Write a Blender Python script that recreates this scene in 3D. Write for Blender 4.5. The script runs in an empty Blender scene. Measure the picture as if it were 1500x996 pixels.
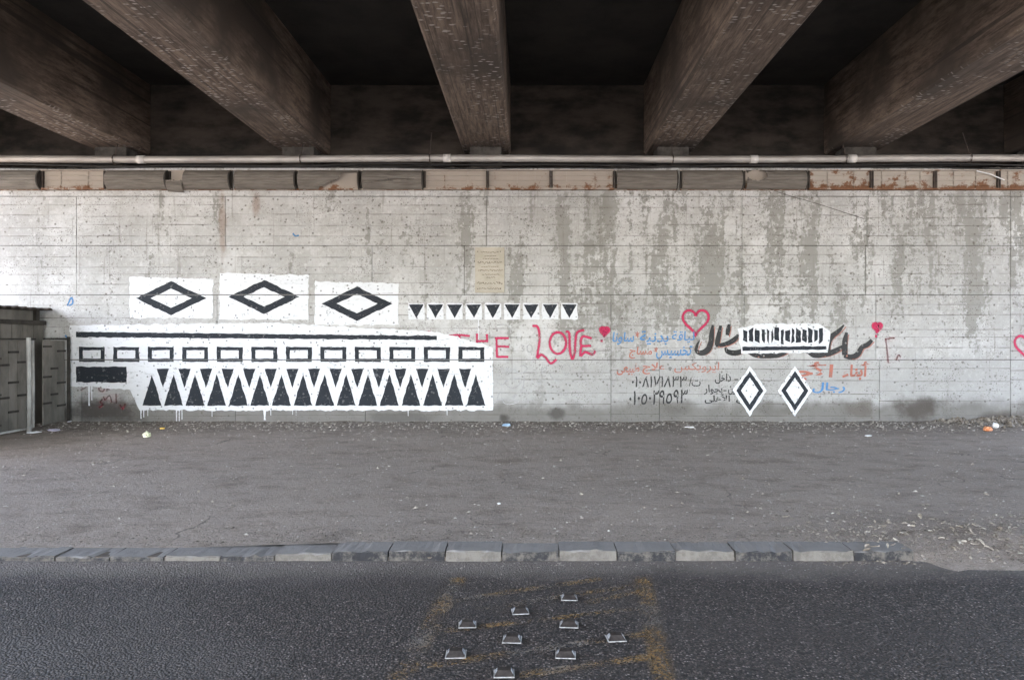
import bpy, bmesh, math, random
from mathutils import Vector, noise as mnoise
from mathutils.geometry import tessellate_polygon

rnd = random.Random(7)
S = bpy.context.scene
COL = S.collection

# ------------------------------------------------------------------ camera
cam_d = bpy.data.cameras.new('camera')
cam = bpy.data.objects.new('camera', cam_d); COL.objects.link(cam)
cam.location = (0, 0, 1.7); cam.rotation_euler = (math.radians(90), 0, 0)
cam_d.sensor_width = 36; cam_d.lens = 24; cam_d.shift_x = -25 / 1500
cam_d.clip_end = 2000; cam_d.clip_start = 0.05
S.camera = cam
# ------------------------------------------------------------------ sky, sun, exposure
SUN_EL, SUN_AZ = 52, 200          # azimuth: compass-like, 0 = +Y, clockwise; 200 = behind the camera, a little left
W = bpy.data.worlds.new('World'); S.world = W; W.use_nodes = True
wn = W.node_tree; wn.nodes.clear()
sky = wn.nodes.new('ShaderNodeTexSky'); sky.sky_type = 'NISHITA'; sky.sun_disc = False
sky.sun_elevation = math.radians(SUN_EL); sky.sun_rotation = math.radians(SUN_AZ)
sky.air_density = 1.0; sky.dust_density = 3.0
bg = wn.nodes.new('ShaderNodeBackground'); bg.inputs['Strength'].default_value = 0.15
wo = wn.nodes.new('ShaderNodeOutputWorld')
wn.links.new(sky.outputs[0], bg.inputs[0]); wn.links.new(bg.outputs[0], wo.inputs[0])
sd = bpy.data.lights.new('sun', 'SUN'); sd.energy = 4.0; sd.angle = math.radians(0.5); sd.color = (1, 0.965, 0.92)
sun = bpy.data.objects.new('sun', sd); COL.objects.link(sun)
az = math.radians(SUN_AZ); el = math.radians(SUN_EL)
to_sun = Vector((math.sin(az) * math.cos(el), math.cos(az) * math.cos(el), math.sin(el)))
sun.rotation_euler = to_sun.to_track_quat('Z', 'Y').to_euler(); sun.location = (0, -20, 30)
S.view_settings.view_transform = 'Standard'; S.view_settings.look = 'None'
S.view_settings.gamma = 1; S.view_settings.use_curve_mapping = False
S.view_settings.exposure = 3.53
S.render.engine = 'CYCLES'
S.cycles.use_denoising = True
S.cycles.max_bounces = 10; S.cycles.diffuse_bounces = 6; S.cycles.transparent_max_bounces = 16
S.cycles.caustics_reflective = False; S.cycles.caustics_refractive = False

# ------------------------------------------------------------------ scale of the place
VX, HY = 775.0, 498.0
D = 12.9                       # wall face distance
def wx(x): return (x - VX) * D / 1000
def wz(y): return 1.7 - (y - HY) * D / 1000

# ------------------------------------------------------------------ node helpers
class NT:
    def __init__(s, name):
        s.m = bpy.data.materials.new(name); s.m.use_nodes = True
        s.t = s.m.node_tree; s.t.nodes.clear()
        s.out = s.t.nodes.new('ShaderNodeOutputMaterial')
    def n(s, typ, ins=None, **pr):
        nd = s.t.nodes.new(typ)
        for k, v in pr.items(): setattr(nd, k, v)
        for k, v in (ins or {}).items():
            if isinstance(v, bpy.types.NodeSocket): s.t.links.new(v, nd.inputs[k])
            elif v is not None: nd.inputs[k].default_value = v
        return nd
    def math(s, op, a, b=None, c=None, clamp=False):
        nd = s.n('ShaderNodeMath', {0: a, 1: b, 2: c}, operation=op, use_clamp=clamp); return nd.outputs[0]
    def pos(s):
        if not hasattr(s, '_p'): s._p = s.n('ShaderNodeNewGeometry').outputs['Position']
        return s._p
    def xyz(s):
        if not hasattr(s, '_x'): s._x = s.n('ShaderNodeSeparateXYZ', {0: s.pos()}).outputs
        return s._x
    def vec(s, sc=(1, 1, 1), loc=(0, 0, 0), src=None):
        return s.n('ShaderNodeMapping', {'Vector': src or s.pos(), 'Scale': sc, 'Location': loc}).outputs[0]
    def noise(s, scale, detail=4, rough=0.55, sc=(1, 1, 1), loc=(0, 0, 0), src=None):
        return s.n('ShaderNodeTexNoise', {'Vector': s.vec(sc, loc, src), 'Scale': scale, 'Detail': detail, 'Roughness': rough}).outputs['Fac']
    def vor(s, scale, feature='F1', sc=(1, 1, 1), out='Distance', rand=1.0):
        nd = s.n('ShaderNodeTexVoronoi', {'Vector': s.vec(sc), 'Scale': scale, 'Randomness': rand}, feature=feature)
        return nd.outputs[out]
    def ramp(s, fac, lo, hi, a=0.0, b=1.0):
        nd = s.n('ShaderNodeMapRange', {0: fac, 1: lo, 2: hi, 3: a, 4: b}, interpolation_type='SMOOTHSTEP'); return nd.outputs[0]
    def mix(s, fac, a, b, mode='MIX'):
        nd = s.n('ShaderNodeMix', None, data_type='RGBA', blend_type=mode)
        for k, v in ((0, fac), (6, a), (7, b)):
            if isinstance(v, bpy.types.NodeSocket): s.t.links.new(v, nd.inputs[k])
            else: nd.inputs[k].default_value = (*v, 1) if isinstance(v, tuple) and len(v) == 3 else v
        return nd.outputs[2]
    def bump(s, h, strength=0.5, dist=0.01, normal=None):
        return s.n('ShaderNodeBump', {'Height': h, 'Strength': strength, 'Distance': dist, 'Normal': normal}).outputs[0]
    def done(s, color, rough=0.85, normal=None, alpha=None, metal=0.0, spec=0.3):
        p = s.n('ShaderNodeBsdfPrincipled', {'Roughness': rough, 'Metallic': metal, 'Specular IOR Level': spec})
        if isinstance(color, bpy.types.NodeSocket): s.t.links.new(color, p.inputs['Base Color'])
        else: p.inputs['Base Color'].default_value = (*color, 1)
        if normal is not None: s.t.links.new(normal, p.inputs['Normal'])
        sh = p.outputs[0]
        if alpha is not None:
            tr = s.n('ShaderNodeBsdfTransparent')
            mx = s.n('ShaderNodeMixShader', {0: alpha, 1: tr.outputs[0], 2: sh}); sh = mx.outputs[0]
        s.t.links.new(sh, s.out.inputs[0])
        return s.m

LIFTS = [wz(280), wz(288), wz(360), wz(432), wz(527), wz(618)]   # heights of the pour joints

# ------------------------------------------------------------------ materials
def m_wall():
    t = NT('board_marked_concrete')
    X, Y, Z = t.xyz()
    big = t.noise(0.5, 5, 0.6)
    c = t.mix(t.ramp(big, .3, .7), (0.38, 0.375, 0.37), (0.60, 0.595, 0.595))
    c = t.mix(t.ramp(t.noise(3.0, 7, 0.75), 0.42, 0.62, 0, .55), c, (0.36, 0.35, 0.335))
    c = t.mix(t.ramp(t.noise(16.0, 6, 0.8), 0.50, 0.68, 0, .6), c, (0.30, 0.285, 0.265))
    c = t.mix(t.ramp(t.noise(11.0, 5, 0.8, loc=(5, 5, 5)), 0.52, 0.66, 0, .45), c, (0.66, 0.655, 0.65))
    # bare grey concrete where the old whitewash came off, in vertical runs, mostly on the right half
    streak = t.noise(1.0, 6, 0.62, sc=(2.2, 1, 0.34), loc=(3, 0, 1))
    fine = t.noise(9.0, 6, 0.7)
    right = t.ramp(X, -2.2, 1.2)
    up = t.ramp(Z, 1.2, 2.6)
    k = t.math('ADD', streak, t.math('MULTIPLY', t.math('SUBTRACT', fine, 0.5), 0.62))
    k = t.math('ADD', k, t.math('MULTIPLY', t.math('SUBTRACT', right, 1.0), 0.10))
    k = t.math('ADD', k, t.math('MULTIPLY', t.math('SUBTRACT', up, 1.0), 0.10))
    peel = t.ramp(k, 0.495, 0.55)
    c = t.mix(t.math('MULTIPLY', peel, 0.85), c, t.mix(t.noise(2.5, 5), (0.20, 0.195, 0.178), (0.32, 0.315, 0.295)))
    # vertical thin run marks
    runs = t.ramp(t.noise(7.0, 3, 0.6, sc=(2.5, 1, 0.12)), 0.60, 0.72)
    c = t.mix(t.math('MULTIPLY', runs, 0.42), c, (0.20, 0.185, 0.165))
    # lower grey zone
    low = t.ramp(t.math('ADD', Z, t.math('MULTIPLY', t.noise(2.2, 5), 0.35)), 1.75, 1.25)
    c = t.mix(t.math('MULTIPLY', low, 0.6), c, t.mix(t.noise(2.1, 6, .7), (0.25, 0.245, 0.235), (0.42, 0.415, 0.41)))
    spl = t.ramp(t.math('ADD', Z, t.math('MULTIPLY', t.math('SUBTRACT', t.noise(1.6, 6, 0.65), 0.5), 0.6)), 0.66, 0.36)
    c = t.mix(t.math('MULTIPLY', spl, 0.82), c, t.mix(t.noise(4, 6, .7), (0.085, 0.077, 0.068), (0.20, 0.19, 0.175)))
    # stains with a shape of their own
    wob = t.noise(3.2, 5, 0.65)
    for (px, py, rx, ry, s_, col) in ((1345, 600, 40, 24, .75, (.06, .048, .04)), (1262, 600, 30, 16, .5, (.09, .07, .055)), (815, 606, 16, 10, .7, (.06, .055, .05)),
                                   (738, 612, 9, 8, .8, (.05, .045, .04)), (150, 602, 70, 26, .8, (.05, .042, .038)), (580, 612, 60, 12, .5, (.07, .065, .06)),
                                   (1470, 612, 40, 12, .7, (.07, .055, .045)), (326, 330, 7, 60, .45, (.22, .12, .07)), (375, 300, 8, 22, .5, (.2, .11, .06)),
                                   (990, 596, 30, 14, .5, (.12, .11, .1)), (1140, 598, 40, 14, .45, (.12, .11, .1)), (875, 300, 22, 90, .4, (.2, .195, .17))):
        dx = t.math('DIVIDE', t.math('SUBTRACT', X, wx(px)), rx * .0129)
        dz = t.math('DIVIDE', t.math('SUBTRACT', Z, wz(py)), ry * .0129)
        r = t.math('SQRT', t.math('ADD', t.math('MULTIPLY', dx, dx), t.math('MULTIPLY', dz, dz)))
        r = t.math('ADD', r, t.math('MULTIPLY', t.math('SUBTRACT', wob, 0.5), 1.6))
        c = t.mix(t.math('MULTIPLY', t.ramp(r, 1.1, 0.35), s_), c, col)
    # pits
    d = t.vor(8.5); gate = t.noise(1.1, 3)
    pit = t.math('MULTIPLY', t.ramp(t.math('ADD', d, t.math('MULTIPLY', t.noise(34, 3), .22)), 0.32, 0.20), t.ramp(gate, 0.36, 0.52))
    d2 = t.vor(27.0)
    pit2 = t.math('MULTIPLY', t.ramp(d2, 0.30, 0.16), t.ramp(t.noise(2.3, 3), 0.44, 0.58))
    pits = t.math('MAXIMUM', pit, pit2)
    c = t.mix(t.math('MULTIPLY', pits, 0.72), c, (0.13, 0.115, 0.10))
    # board joints (UV v counts boards)
    uv = t.n('ShaderNodeUVMap', uv_map='boards').outputs[0]
    v = t.n('ShaderNodeSeparateXYZ', {0: uv}).outputs[1]
    f = t.math('ABSOLUTE', t.math('SUBTRACT', t.math('FRACT', t.math('ADD', v, 0.5)), 0.5))
    ln = t.math('MULTIPLY', t.ramp(f, 0.075, 0.015), t.ramp(t.noise(2.2, 7, 0.8, sc=(.7, 1, 6)), 0.45, 0.62))
    c = t.mix(t.math('MULTIPLY', ln, 0.72), c, (0.13, 0.115, 0.10))
    h = t.math('SUBTRACT', t.noise(28, 5, 0.7), t.math('MULTIPLY', pits, 1.5))
    h = t.math('SUBTRACT', h, t.math('MULTIPLY', peel, 0.5))
    return t.done(c, 0.9, t.bump(h, 0.5, 0.008))

def paint_alpha(t, amount):
    X, Y, Z = t.xyz()
    w = t.ramp(t.noise(14, 6, 0.75), 0.30, 0.30 + 0.12, 0.0, 1.0)
    w = t.math('MAXIMUM', w, 1.0 - amount)
    for z in LIFTS[1:5]:
        w = t.math('MULTIPLY', w, t.ramp(t.math('ABSOLUTE', t.math('SUBTRACT', Z, z)), 0.006, 0.014, 0.15, 1.0))
    w = t.math('MULTIPLY', w, t.ramp(t.noise(3.0, 7, .8, sc=(1, 1, 7)), .30, .44, 1.0 - amount * .7, 1.0))
    d = t.vor(8.5)
    return t.math('MULTIPLY', w, t.ramp(d, 0.12, 0.20, 1.0 - amount, 1.0))

def m_paint(name, col, col2, wear=0.6, alpha=1.0):
    t = NT(name)
    c = t.mix(t.noise(2.0, 5, 0.65), col, col2)
    a = paint_alpha(t, wear)
    if alpha < 1: a = t.math('MULTIPLY', a, alpha)
    return t.done(c, 0.75, t.bump(t.noise(40, 4), 0.3, 0.004), alpha=a)

def m_spray(name, col, strength=0.9):
    t = NT(name)
    uv = t.n('ShaderNodeUVMap', uv_map='stroke').outputs[0]
    v = t.n('ShaderNodeSeparateXYZ', {0: uv}).outputs[1]
    e = t.math('ABSOLUTE', t.math('SUBTRACT', v, 0.5))
    e = t.math('ADD', e, t.math('MULTIPLY', t.math('SUBTRACT', t.noise(60, 3), 0.5), 0.25))
    core = t.ramp(e, 0.34, 0.20); halo = t.math('MULTIPLY', t.ramp(e, 0.52, 0.22, 0, .75), t.ramp(t.noise(70, 2, .8), .45, .6))
    a = t.math('MULTIPLY', t.math('MAXIMUM', core, halo), t.ramp(t.noise(5, 5, 0.7), 0.25, 0.58, 0.42, strength))
    return t.done(t.mix(t.noise(4, 4), col, tuple(x * 0.75 for x in col)), 0.7, alpha=a)

def m_beam():
    t = NT('sooty_beam_concrete')
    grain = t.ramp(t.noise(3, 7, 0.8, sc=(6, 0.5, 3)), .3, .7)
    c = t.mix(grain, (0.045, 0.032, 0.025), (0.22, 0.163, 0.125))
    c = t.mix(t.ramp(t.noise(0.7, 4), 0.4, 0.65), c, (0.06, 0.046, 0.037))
    X, Y, Z = t.xyz()
    fl = t.n('ShaderNodeTexVoronoi', {'Vector': t.vec((5, 11, 5)), 'Scale': 1.6}, feature='F1').outputs['Distance']
    spot = t.math('MULTIPLY', t.ramp(t.math('ADD', fl, t.math('MULTIPLY', t.noise(20, 3), 0.3)), 0.50, 0.30), t.ramp(t.noise(1.0, 3, sc=(1.5, .6, 1)), 0.40, 0.56))
    n = t.n('ShaderNodeNewGeometry').outputs['Normal']
    down = t.ramp(t.n('ShaderNodeSeparateXYZ', {0: n}).outputs[2], -0.5, -0.9)
    c = t.mix(t.math('MULTIPLY', t.math('MULTIPLY', spot, down), 0.75), c, (0.42, 0.38, 0.35))
    lines = t.ramp(t.noise(3, 3, 0.5, sc=(9, 0.05, 4)), 0.58, 0.64)
    c = t.mix(t.math('MULTIPLY', lines, 0.7), c, (0.04, 0.032, 0.027))
    return t.done(c, 0.9, t.bump(t.noise(12, 6, 0.7, sc=(3, .6, 2)), 0.6, 0.012))

def m_simple(name, a, b, scale=3.0, rough=0.85, bump=0.3, metal=0.0, sc=(1, 1, 1), bscale=25):
    t = NT(name)
    c = t.mix(t.ramp(t.noise(scale, 6, 0.65, sc=sc), 0.3, 0.7), a, b)
    return t.done(c, rough, t.bump(t.noise(bscale, 5, 0.7, sc=sc), bump, 0.006), metal=metal)

def m_pavement():
    t = NT('dusty_pavement')
    X, Y, Z = t.xyz()
    c = t.mix(t.noise(0.45, 6, 0.6), (0.275, 0.229, 0.196), (0.40, 0.34, 0.295))
    c = t.mix(t.ramp(t.noise(2.2, 7, 0.7, sc=(1, 1.6, 1)), 0.45, 0.75), c, (0.195, 0.16, 0.136))
    gr = t.noise(55, 4, 0.8)
    c = t.mix(t.ramp(gr, 0.56, 0.70), c, (0.48, 0.43, 0.385))
    c = t.mix(t.ramp(gr, 0.44, 0.32), c, (0.10, 0.088, 0.08))
    c = t.mix(t.ramp(t.noise(7, 6, .75, sc=(.5, 1.6, 1)), .55, .72, 0, .6), c, (0.13, 0.113, 0.10))
    near = t.ramp(t.math('ADD', Y, t.math('MULTIPLY', t.math('SUBTRACT', t.noise(1.2, 5), .5), 2.0)), 10.7, 12.5)
    c = t.mix(t.math('MULTIPLY', near, 0.8), c, t.mix(t.ramp(t.noise(9, 6, .85), .35, .65), (0.085, 0.068, 0.055), (0.27, 0.235, 0.20)))
    # crack lines
    cr = t.n('ShaderNodeTexVoronoi', {'Vector': t.n('ShaderNodeVectorMath', {0: t.pos(), 1: t.n('ShaderNodeTexNoise', {'Vector': t.pos(), 'Scale': 1.5, 'Detail': 4}).outputs['Color']}, operation='ADD').outputs[0], 'Scale': 0.33}, feature='DISTANCE_TO_EDGE').outputs[0]
    c = t.mix(t.math('MULTIPLY', t.ramp(cr, 0.006, 0.002), t.ramp(t.noise(.6, 3), .5, .62, 0, .6)), c, (0.06, 0.052, 0.047))
    h = t.math('ADD', t.noise(9, 6, 0.75), t.math('MULTIPLY', gr, 0.5))
    return t.done(c, 0.92, t.bump(h, 0.9, 0.03))

def m_road():
    t = NT('worn_asphalt')
    X, Y, Z = t.xyz()
    vn = t.n('ShaderNodeTexVoronoi', {'Vector': t.pos(), 'Scale': 75.0}, feature='F1')
    stone = t.n('ShaderNodeSeparateColor', {0: vn.outputs['Color']}).outputs[0]
    c = t.mix(t.ramp(stone, 0.3, 1.0), (0.044, 0.036, 0.033), (0.185, 0.152, 0.137))
    c = t.mix(t.ramp(stone, 0.93, 0.98), c, (0.33, 0.285, 0.265))
    c = t.mix(t.ramp(vn.outputs['Distance'], 0.38, 0.62), c, (0.024, 0.021, 0.0205))
    c = t.mix(t.ramp(t.noise(0.9, 5, 0.6, sc=(.5, 1.6, 1)), 0.4, 0.68, 0, .4), c, (0.05, 0.042, 0.039))
    dn = t.noise(1.3, 6, 0.65)
    dust = t.ramp(t.math('ADD', Y, t.math('MULTIPLY', t.math('SUBTRACT', dn, 0.5), 0.6)), 4.72, 5.2)
    c = t.mix(t.math('MULTIPLY', dust, 0.72), c, (0.225, 0.195, 0.175))
    c = t.mix(t.math('MULTIPLY', t.ramp(t.noise(.55, 4, sc=(.6, 1, 1), loc=(4, 2, 0)), .5, .7), .3), c, (0.13, 0.12, 0.116))
    h = t.math('SUBTRACT', t.math('MULTIPLY', stone, 0.35), vn.outputs['Distance'])
    return t.done(c, t.ramp(stone, 0, 1, .62, .85), t.bump(h, 1.0, 0.012), spec=.4)

def m_marking():
    t = NT('worn_yellow_road_paint')
    uv = t.n('ShaderNodeUVMap', uv_map='stroke').outputs[0]
    sx = t.n('ShaderNodeSeparateXYZ', {0: uv}).outputs
    e = t.math('ABSOLUTE', t.math('SUBTRACT', sx[1], 0.5))
    big = t.noise(4.0, 4, 0.6)
    c = t.mix(t.ramp(t.noise(2.1, 3), .42, .62), (0.32, 0.20, 0.085), (0.25, 0.22, 0.19))
    vn = t.n('ShaderNodeTexVoronoi', {'Vector': t.pos(), 'Scale': 95.0}, feature='F1')
    stone = t.n('ShaderNodeSeparateColor', {0: vn.outputs['Color']}).outputs[0]
    a = t.math('MULTIPLY', t.ramp(t.math('ADD', t.math('MULTIPLY', stone, .35), big), 0.57, 0.88), t.ramp(e, 0.5, 0.2))
    return t.done(c, 0.85, alpha=t.math('MULTIPLY', a, 0.7))

def m_rust(name, base, rust_amt):
    t = NT(name)
    r = t.noise(5, 7, 0.75)
    X, Y, Z = t.xyz()
    low = t.ramp(Z, 4.70, 4.53, 0.0, 0.16)
    k = t.ramp(t.math('ADD', r, low), 0.70 - rust_amt, 0.80 - rust_amt)
    c = t.mix(t.noise(3, 5), base, tuple(x * 0.72 for x in base))
    c = t.mix(k, c, t.mix(t.noise(22, 4), (0.10, 0.045, 0.022), (0.24, 0.115, 0.06)))
    return t.done(c, 0.75, t.bump(r, .3, .004))

def m_kerb(name, face):
    t = NT(name)
    n = t.n('ShaderNodeNewGeometry').outputs['Normal']
    up = t.n('ShaderNodeSeparateXYZ', {0: n}).outputs[2]
    chips = t.ramp(t.noise(9, 7, 0.8), 0.42, 0.60)
    f = t.mix(chips, face, (0.135, 0.122, 0.108))
    top = t.mix(t.noise(6, 6, .7), (0.17, 0.162, 0.158), (0.30, 0.285, 0.275))
    c = t.mix(t.ramp(t.math('ADD', up, t.math('MULTIPLY', t.noise(18, 4), .3)), .45, .85), f, top)
    return t.done(c, .88, t.bump(t.noise(20, 6, .75), .6, .01))

MAT = dict(
    wall=m_wall(), beam=m_beam(), pave=m_pavement(), road=m_road(), marking=m_marking(),
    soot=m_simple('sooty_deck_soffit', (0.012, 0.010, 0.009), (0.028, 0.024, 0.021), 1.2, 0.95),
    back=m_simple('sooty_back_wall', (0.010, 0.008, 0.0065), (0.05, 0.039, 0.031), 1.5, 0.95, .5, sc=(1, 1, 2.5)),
    ledge=m_simple('dirty_bearing_shelf', (0.03, 0.026, 0.022), (0.09, 0.08, 0.07), 6, 0.95, .7),
    ground=m_simple('sandy_ground', (0.28, 0.272, 0.26), (0.36, 0.35, 0.335), 0.3, 0.95),
    white=m_paint('white_wall_paint', (0.78, 0.79, 0.82), (0.64, 0.655, 0.69), 0.6),
    black=m_paint('black_wall_paint', (0.014, 0.018, 0.025), (0.026, 0.030, 0.038), 0.45),
    pblue=m_paint('blue_brush_paint', (0.05, 0.19, 0.44), (0.13, 0.28, 0.50), 0.8),
    pred=m_paint('faded_red_brush_paint', (0.45, 0.13, 0.09), (0.50, 0.22, 0.17), 0.85, .85),
    pblack=m_paint('faded_black_brush_paint', (0.02, 0.021, 0.024), (0.06, 0.06, 0.062), 0.75),
    cal=m_paint('streaky_black_brush_paint', (0.016, 0.017, 0.018), (0.06, 0.06, 0.06), 0.8),
    spink=m_spray('pink_red_spray_paint', (0.60, 0.035, 0.12)),
    sdark=m_spray('dull_red_spray_paint', (0.28, 0.03, 0.045), .6),
    swhite=m_spray('white_chalk_spray', (0.75, 0.75, 0.75), .62),
    sblue=m_spray('blue_spray_mark', (0.10, 0.30, 0.62), .9),
    salmon=m_spray('salmon_outline_paint', (0.58, 0.26, 0.20), .75),
    housing=m_rust('cream_enamel_with_rust', (0.40, 0.345, 0.295), .09), rusty=m_rust('rusted_enamel', (0.44, 0.39, 0.34), .17),
    cover=m_simple('dusty_ribbed_plastic', (0.115, 0.10, 0.085), (0.185, 0.165, 0.145), 2.5, .7, .2, sc=(1, 1, 8)),
    cap=m_simple('dark_end_cap', (0.03, 0.026, 0.022), (0.06, 0.052, 0.045), 5, .8),
    pipe=m_simple('dull_steel_pipe', (0.26, 0.235, 0.215), (0.48, 0.45, 0.42), 2.0, .5, .25, .35, sc=(.6, 1, 4)),
    coupling=m_simple('pale_pipe_coupling', (0.5, 0.47, 0.44), (0.6, 0.57, 0.54), 8, .5),
    iron=m_simple('dark_iron', (0.035, 0.028, 0.024), (0.08, 0.06, 0.05), 12, .7),
    cable=m_simple('black_cable_sheath', (0.015, 0.014, 0.014), (0.03, 0.028, 0.026), 5, .6),
    plaque=m_simple('cream_marble', (0.38, 0.345, 0.285), (0.48, 0.44, 0.375), 4, .6, .1),
    engrave=m_simple('dark_engraved_fill', (0.09, 0.075, 0.06), (0.2, 0.17, 0.14), 20, .8),
    kdark=m_kerb('kerb_painted_black', (0.030, 0.030, 0.033)), kpale=m_kerb('kerb_painted_white', (0.19, 0.175, 0.155)),
    mortar=m_simple('dirt_mortar', (0.07, 0.055, 0.045), (0.14, 0.12, 0.10), 10, .95, .6),
    sheet=m_simple('weathered_grey_sheet', (0.10, 0.092, 0.08), (0.22, 0.20, 0.178), 2.2, .8, .25, sc=(1, 1, .4)),
    batten=m_simple('dark_weathered_batten', (0.03, 0.026, 0.023), (0.065, 0.057, 0.05), 6, .85),
    post=m_simple('whitewashed_post', (0.30, 0.29, 0.275), (0.52, 0.51, 0.49), 5, .6, .3, sc=(1, 1, .5)),
    roof=m_simple('dark_roofing', (0.035, 0.03, 0.026), (0.09, 0.075, 0.065), 7, .9, .6),
    studbody=m_simple('dark_stud_body', (0.016, 0.013, 0.012), (0.05, 0.042, 0.038), 30, .55),
    studrim=m_simple('scuffed_metal_rim', (0.22, 0.21, 0.20), (0.56, 0.55, 0.54), 40, .5, .3),
    lens=m_simple('clear_reflector_lens', (0.16, 0.16, 0.17), (0.48, 0.49, 0.52), 45, .2, .3),
    litter=m_simple('dry_plant_litter', (0.07, 0.056, 0.044), (0.34, 0.30, 0.255), 9, .9),
    pebble=m_simple('pale_grit', (0.20, 0.175, 0.15), (0.62, 0.57, 0.52), 14, .9),
    leaf=m_simple('dry_curled_leaf', (0.17, 0.135, 0.10), (0.54, 0.49, 0.42), 7, .85),
    cabbage=m_simple('pale_green_wrapper', (0.62, 0.64, 0.42), (0.78, 0.78, 0.62), 14, .7),
    orange=m_simple('orange_wrapper', (0.70, 0.25, 0.10), (0.78, 0.38, 0.2), 16, .5),
    yellow=m_simple('yellow_wrapper', (0.72, 0.45, 0.08), (0.8, 0.55, 0.15), 16, .5),
    bag=m_simple('white_plastic_bag', (0.68, 0.68, 0.69), (0.82, 0.82, 0.83), 12, .45),
    lilac=m_simple('lilac_cloth_scrap', (0.42, 0.38, 0.50), (0.62, 0.58, 0.68), 16, .8),
    bluewrap=m_simple('blue_wrapper', (0.20, 0.34, 0.52), (0.42, 0.55, 0.68), 16, .5),
)

# ------------------------------------------------------------------ object helpers
def tag(o, label=None, cat=None, group=None, kind=None):
    for k, v in (('label', label), ('category', cat), ('group', group), ('kind', kind)):
        if v: o[k] = v
    return o
def empty(name, loc=(0, 0, 0), rz=0.0):
    o = bpy.data.objects.new(name, None); COL.objects.link(o); o.location = loc; o.rotation_euler = (0, 0, rz); o.empty_display_size = .1
    return o
def link(name, me, mat=None, parent=None):
    if mat is not None and not me.materials: me.materials.append(mat)
    o = bpy.data.objects.new(name, me); COL.objects.link(o)
    if parent is not None: o.parent = parent
    return o
def from_bm(name, bm, mat, parent=None, smooth=False, bevel=0.0):
    if bevel:
        bmesh.ops.bevel(bm, geom=list(bm.edges), offset=bevel, segments=1, affect='EDGES', profile=.5)
    bmesh.ops.recalc_face_normals(bm, faces=bm.faces)
    me = bpy.data.meshes.new(name); bm.to_mesh(me); bm.free()
    if smooth:
        for p in me.polygons: p.use_smooth = True
    return link(name, me, mat, parent)
def add_box(bm, x0, x1, y0, y1, z0, z1):
    v = [bm.verts.new((x, y, z)) for z in (z0, z1) for y in (y0, y1) for x in (x0, x1)]
    for f in ((0, 1, 3, 2), (4, 6, 7, 5), (0, 4, 5, 1), (2, 3, 7, 6), (0, 2, 6, 4), (1, 5, 7, 3)):
        bm.faces.new([v[i] for i in f])
def box(name, x0, x1, y0, y1, z0, z1, mat, parent=None, bevel=0.0):
    bm = bmesh.new(); add_box(bm, x0, x1, y0, y1, z0, z1)
    return from_bm(name, bm, mat, parent, bevel=bevel)
def add_tube(bm, pts, r, n=10, cap=True):
    rings = []
    for i, p in enumerate(pts):
        a = Vector(pts[max(i - 1, 0)]); b = Vector(pts[min(i + 1, len(pts) - 1)])
        d = (b - a).normalized(); u = d.orthogonal().normalized() if abs(d.z) > .9 else d.cross(Vector((0, 0, 1))).normalized()
        w = d.cross(u)
        rr = r[i] if isinstance(r, (list, tuple)) else r
        rings.append([bm.verts.new(Vector(p) + (u * math.cos(2 * math.pi * k / n) + w * math.sin(2 * math.pi * k / n)) * rr) for k in range(n)])
    for a, b in zip(rings, rings[1:]):
        for k in range(n): bm.faces.new((a[k], a[(k + 1) % n], b[(k + 1) % n], b[k]))
    if cap: bm.faces.new(rings[0]); bm.faces.new(rings[-1])
def tube(name, pts, r, mat, parent=None, n=10):
    bm = bmesh.new(); add_tube(bm, pts, r, n); return from_bm(name, bm, mat, parent, True)

# paint on the wall: thin films a few millimetres proud of the face, each at its own depth
FILM = [0.0055]
def film_y():
    FILM[0] += 0.00003
    return D - FILM[0]
def rough(pts, step=0.05, amp=0.010, seed=0):
    r = random.Random(seed); out = []
    n = len(pts)
    for i in range(n):
        a, b = pts[i], pts[(i + 1) % n]
        L = math.hypot(b[0] - a[0], b[1] - a[1]); k = max(1, int(L / step))
        for j in range(k):
            f = j / k
            q = amp * (mnoise.noise(Vector(((a[0] + (b[0] - a[0]) * f) * 7, (a[1] + (b[1] - a[1]) * f) * 7, seed))) + r.uniform(-.45, .45))
            nx, nz = (b[1] - a[1]) / max(L, 1e-6), -(b[0] - a[0]) / max(L, 1e-6)
            out.append((a[0] + (b[0] - a[0]) * f + nx * q, a[1] + (b[1] - a[1]) * f + nz * q))
    return out
def poly(name, px, mat, parent=None, amp=0.010, holes=(), seed=None):
    """a filled patch of paint; corner points given on the wall in survey units"""
    y = film_y(); seed = seed if seed is not None else len(bpy.data.objects)
    loops = [rough([(wx(a), wz(b)) for a, b in px], .05, amp, seed)] + [rough([(wx(a), wz(b)) for a, b in h], .05, amp * .7, seed + 1) for h in holes]
    co = [Vector((x, y, z)) for l in loops for x, z in l]
    tris = tessellate_polygon([[Vector((x, z, 0)) for x, z in l] for l in loops])
    me = bpy.data.meshes.new(name); me.from_pydata(co, [], [tuple(t) for t in tris]); me.update()
    return link(name, me, mat, parent)
def circ(cx, cy, r, n=28, ry=None): return [(cx + r * math.cos(2 * math.pi * i / n), cy + (ry or r) * math.sin(2 * math.pi * i / n)) for i in range(n)]
def smooth_path(pts, k=5):
    if len(pts) < 3: return [tuple(Vector(pts[0]).lerp(Vector(pts[1]), i / k)) for i in range(k + 1)]
    P = [Vector(p) for p in pts]; P = [P[0] * 2 - P[1]] + P + [P[-1] * 2 - P[-2]]; out = []
    for i in range(1, len(P) - 2):
        for j in range(k):
            t = j / k; a, b, c, d = P[i - 1:i + 3]
            out.append(tuple(.5 * ((2 * b) + (c - a) * t + (2 * a - 5 * b + 4 * c - d) * t * t + (3 * b - a - 3 * c + d) * t ** 3)))
    out.append(tuple(P[-2])); return out
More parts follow.
